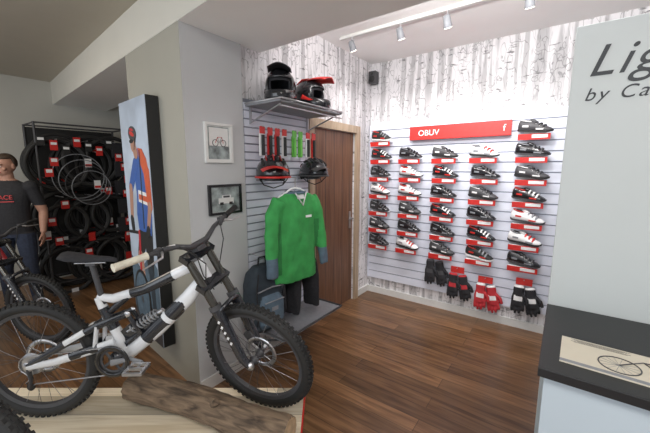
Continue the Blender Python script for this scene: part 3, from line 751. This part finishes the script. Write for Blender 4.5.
# ---------------------------------------------------------------- person
def person(loc,rz):
    e=empty('man',loc,(0,0,rz)); b=MB()
    rings=[]
    for z,w,d,o in((.86,.155,.10,0),(.93,.168,.112,0),(1.03,.160,.112,-.008),(1.15,.160,.112,-.012),(1.28,.178,.118,-.008),(1.38,.190,.108,.0),(1.43,.165,.088,.005),(1.465,.10,.068,.01),(1.49,.062,.058,.008)):
        rings.append([V((w*math.cos(t),o+d*math.sin(t),z)) for t in [2*pi*i/24 for i in range(24)]])
    b.loft(rings,'black')
    b.tube([(0,.008,1.45),(0,0,1.56)],[.060,.054],'skin',14)
    for s in(-1,1):
        sh,el,wr=V((s*.185,0,1.405)),V((s*.262,.03,1.13)),V((s*.275,-.09,.905))
        b.tube([sh,sh.lerp(el,.45),el],[.066,.060,.045],'black',14); b.ell(sh,(.07,.07,.068),'black')
        b.tube([el,el.lerp(wr,.35),wr],[.042,.042,.027],'skin',12)
        h=(wr-el).normalized(); pm=wr+h*.055
        b.ell(pm,(.022,.042,.056),'skin',R=V((0,0,-1)).rotation_difference(h).to_matrix())
        for i,(yy,l) in enumerate(((-.030,.072),(-.010,.082),(.011,.076),(.030,.060))):
            p0=pm+h*.035+V((0,yy,0)); p1=p0+h*l*.5+V((-s*.006,0,0)); p2=p0+h*l*.85+V((-s*.024,0,0))
            b.tube([p0,p1,p2],[.0095,.009,.0075],'skin',8)
        b.tube([wr+h*.02+V((0,-.025,0)),wr+h*.05+V((-s*.008,-.055,0)),wr+h*.085+V((-s*.014,-.062,0))],[.013,.011,.009],'skin',8)
        hp,kn,an=V((s*.088,0,.90)),V((s*.11,-.02,.50)),V((s*.12,.02,.10))
        b.tube([hp,hp.lerp(kn,.5),kn,kn.lerp(an,.35),an],[.095,.082,.062,.062,.05],'black',14)
        b.tube([(s*.12,.055,.045),(s*.125,-.04,.045),(s*.13,-.13,.035),(s*.13,-.17,.03)],[.042,.045,.042,.028],'black',12)
    def bm_(c,n):
        if c.z<.085: return 3
        if c.z<.90 and abs(c.x)<.24 and not(abs(c.x)>.225 and c.z>.6): return 1
        if c.z>1.475 : return 2
        if abs(c.x)>.20 and c.z<1.20: return 2
        return 0
    remesh(b,'body',.0065,['blackfab','jeans','skin','black'],bm_,e,it=3)
    hd=empty('head',(0,-.005,1.625),(.18,0,-.45)); hd.parent=e
    b=MB(); b.ell((0,.01,.02),(.074,.095,.100),'skin',24,16); b.ell((0,-.02,-.045),(.056,.066,.066),'skin',20,12)
    b.tube([(0,-.082,.014),(0,-.104,-.014),(0,-.094,-.022)],[.007,.012,.009],'skin',10)
    b.tube([(-.045,-.074,.030),(0,-.084,.028),(.045,-.074,.030)],.010,'skin',8)
    for s in(-1,1): b.ell((s*.076,.015,-.005),(.010,.018,.030),'skin'); b.ell((s*.042,-.062,-.018),(.022,.018,.018),'skin')
    b.ell((0,-.084,-.052),(.024,.008,.010),'skin')
    remesh(b,'face',.0055,['skin'],lambda c,n:0,hd,it=2)
    b=MB()
    b.ell((0,.020,.034),(.084,.100,.100),'hair',28,18,keep=lambda a,el: (el>30) or (el>-26 and math.sin(math.radians(a))>-.02))
    o=b.obj('hair',hd); o.modifiers.new('s','SOLIDIFY').thickness=.012
    b=MB()
    for s in(-1,1):
        b.ell((s*.030,-.082,.010),(.011,.006,.0055),'matte',12,8); b.ell((s*.030,-.0865,.010),(.005,.0025,.005),'black',10,6)
        b.tube([(s*.014,-.091,.030),(s*.03,-.090,.034),(s*.048,-.080,.029)],.0035,'hair',6)
    b.tube([(-.022,-.089,-.051),(0,-.0945,-.053),(.022,-.089,-.051)],.0028,'redfab',6)
    b.obj('eyes_and_mouth',hd)
    text(None,'RACE','shirt_print',.062,'red',(-.085,-.128,1.28),(pi/2,0,0),e,ext=.004)
    b=MB(); b.box((0,-.127,1.255),(.15,.008,.008),'red'); b.obj('shirt_stripe',e)
person((-4.80,.805,0),math.radians(60))
# ---------------------------------------------------------------- lights
def area(name,loc,tgt,sx,sy,en,col=(1,.96,.9)):
    l=bpy.data.lights.new(name,'AREA'); l.shape='RECTANGLE'; l.size=sx; l.size_y=sy; l.energy=en; l.color=col
    o=bpy.data.objects.new(name,l); COL.objects.link(o); o.location=loc
    o.rotation_euler=(V(tgt)-V(loc)).to_track_quat('-Z','Y').to_euler()
area('ceiling_fill_light',(.7,-.1,2.76),(.4,.3,0),1.4,1.2,80,(1,.96,.92))  # added fill without a fixture, placed to light the pillar's side face
area('ceiling_fill_light',(-3.8,-.2,2.76),(-3.8,.3,0),1.4,1.0,32,(1,.90,.76))  # unseen warm fill added for the left area, no fixture modelled
area('hidden_beam_fill_light',(-.6,1.90,2.62),(-.7,3.67,2.55),2.2,.08,34,(1,.98,.97))  # added strip of light hidden behind the beam, brightens ceiling and upper wall
area('open_front_fill_light',(-1.2,-2.4,1.6),(-1.5,2.,1.2),3.2,2.0,45,(.88,.94,1))  # added cool fill from the open front
w=bpy.data.worlds.new('world'); scene.world=w; w.use_nodes=True
bg=w.node_tree.nodes['Background']; bg.inputs[0].default_value=(.88,.93,1,1); bg.inputs[1].default_value=.9
# ---------------------------------------------------------------- camera
c=bpy.data.cameras.new('camera'); c.lens=18; c.sensor_width=36; c.clip_start=.02
o=bpy.data.objects.new('camera',c); COL.objects.link(o); o.location=(0,0,1.6); o.rotation_euler=(math.radians(81.6),0,YAW); scene.camera=o
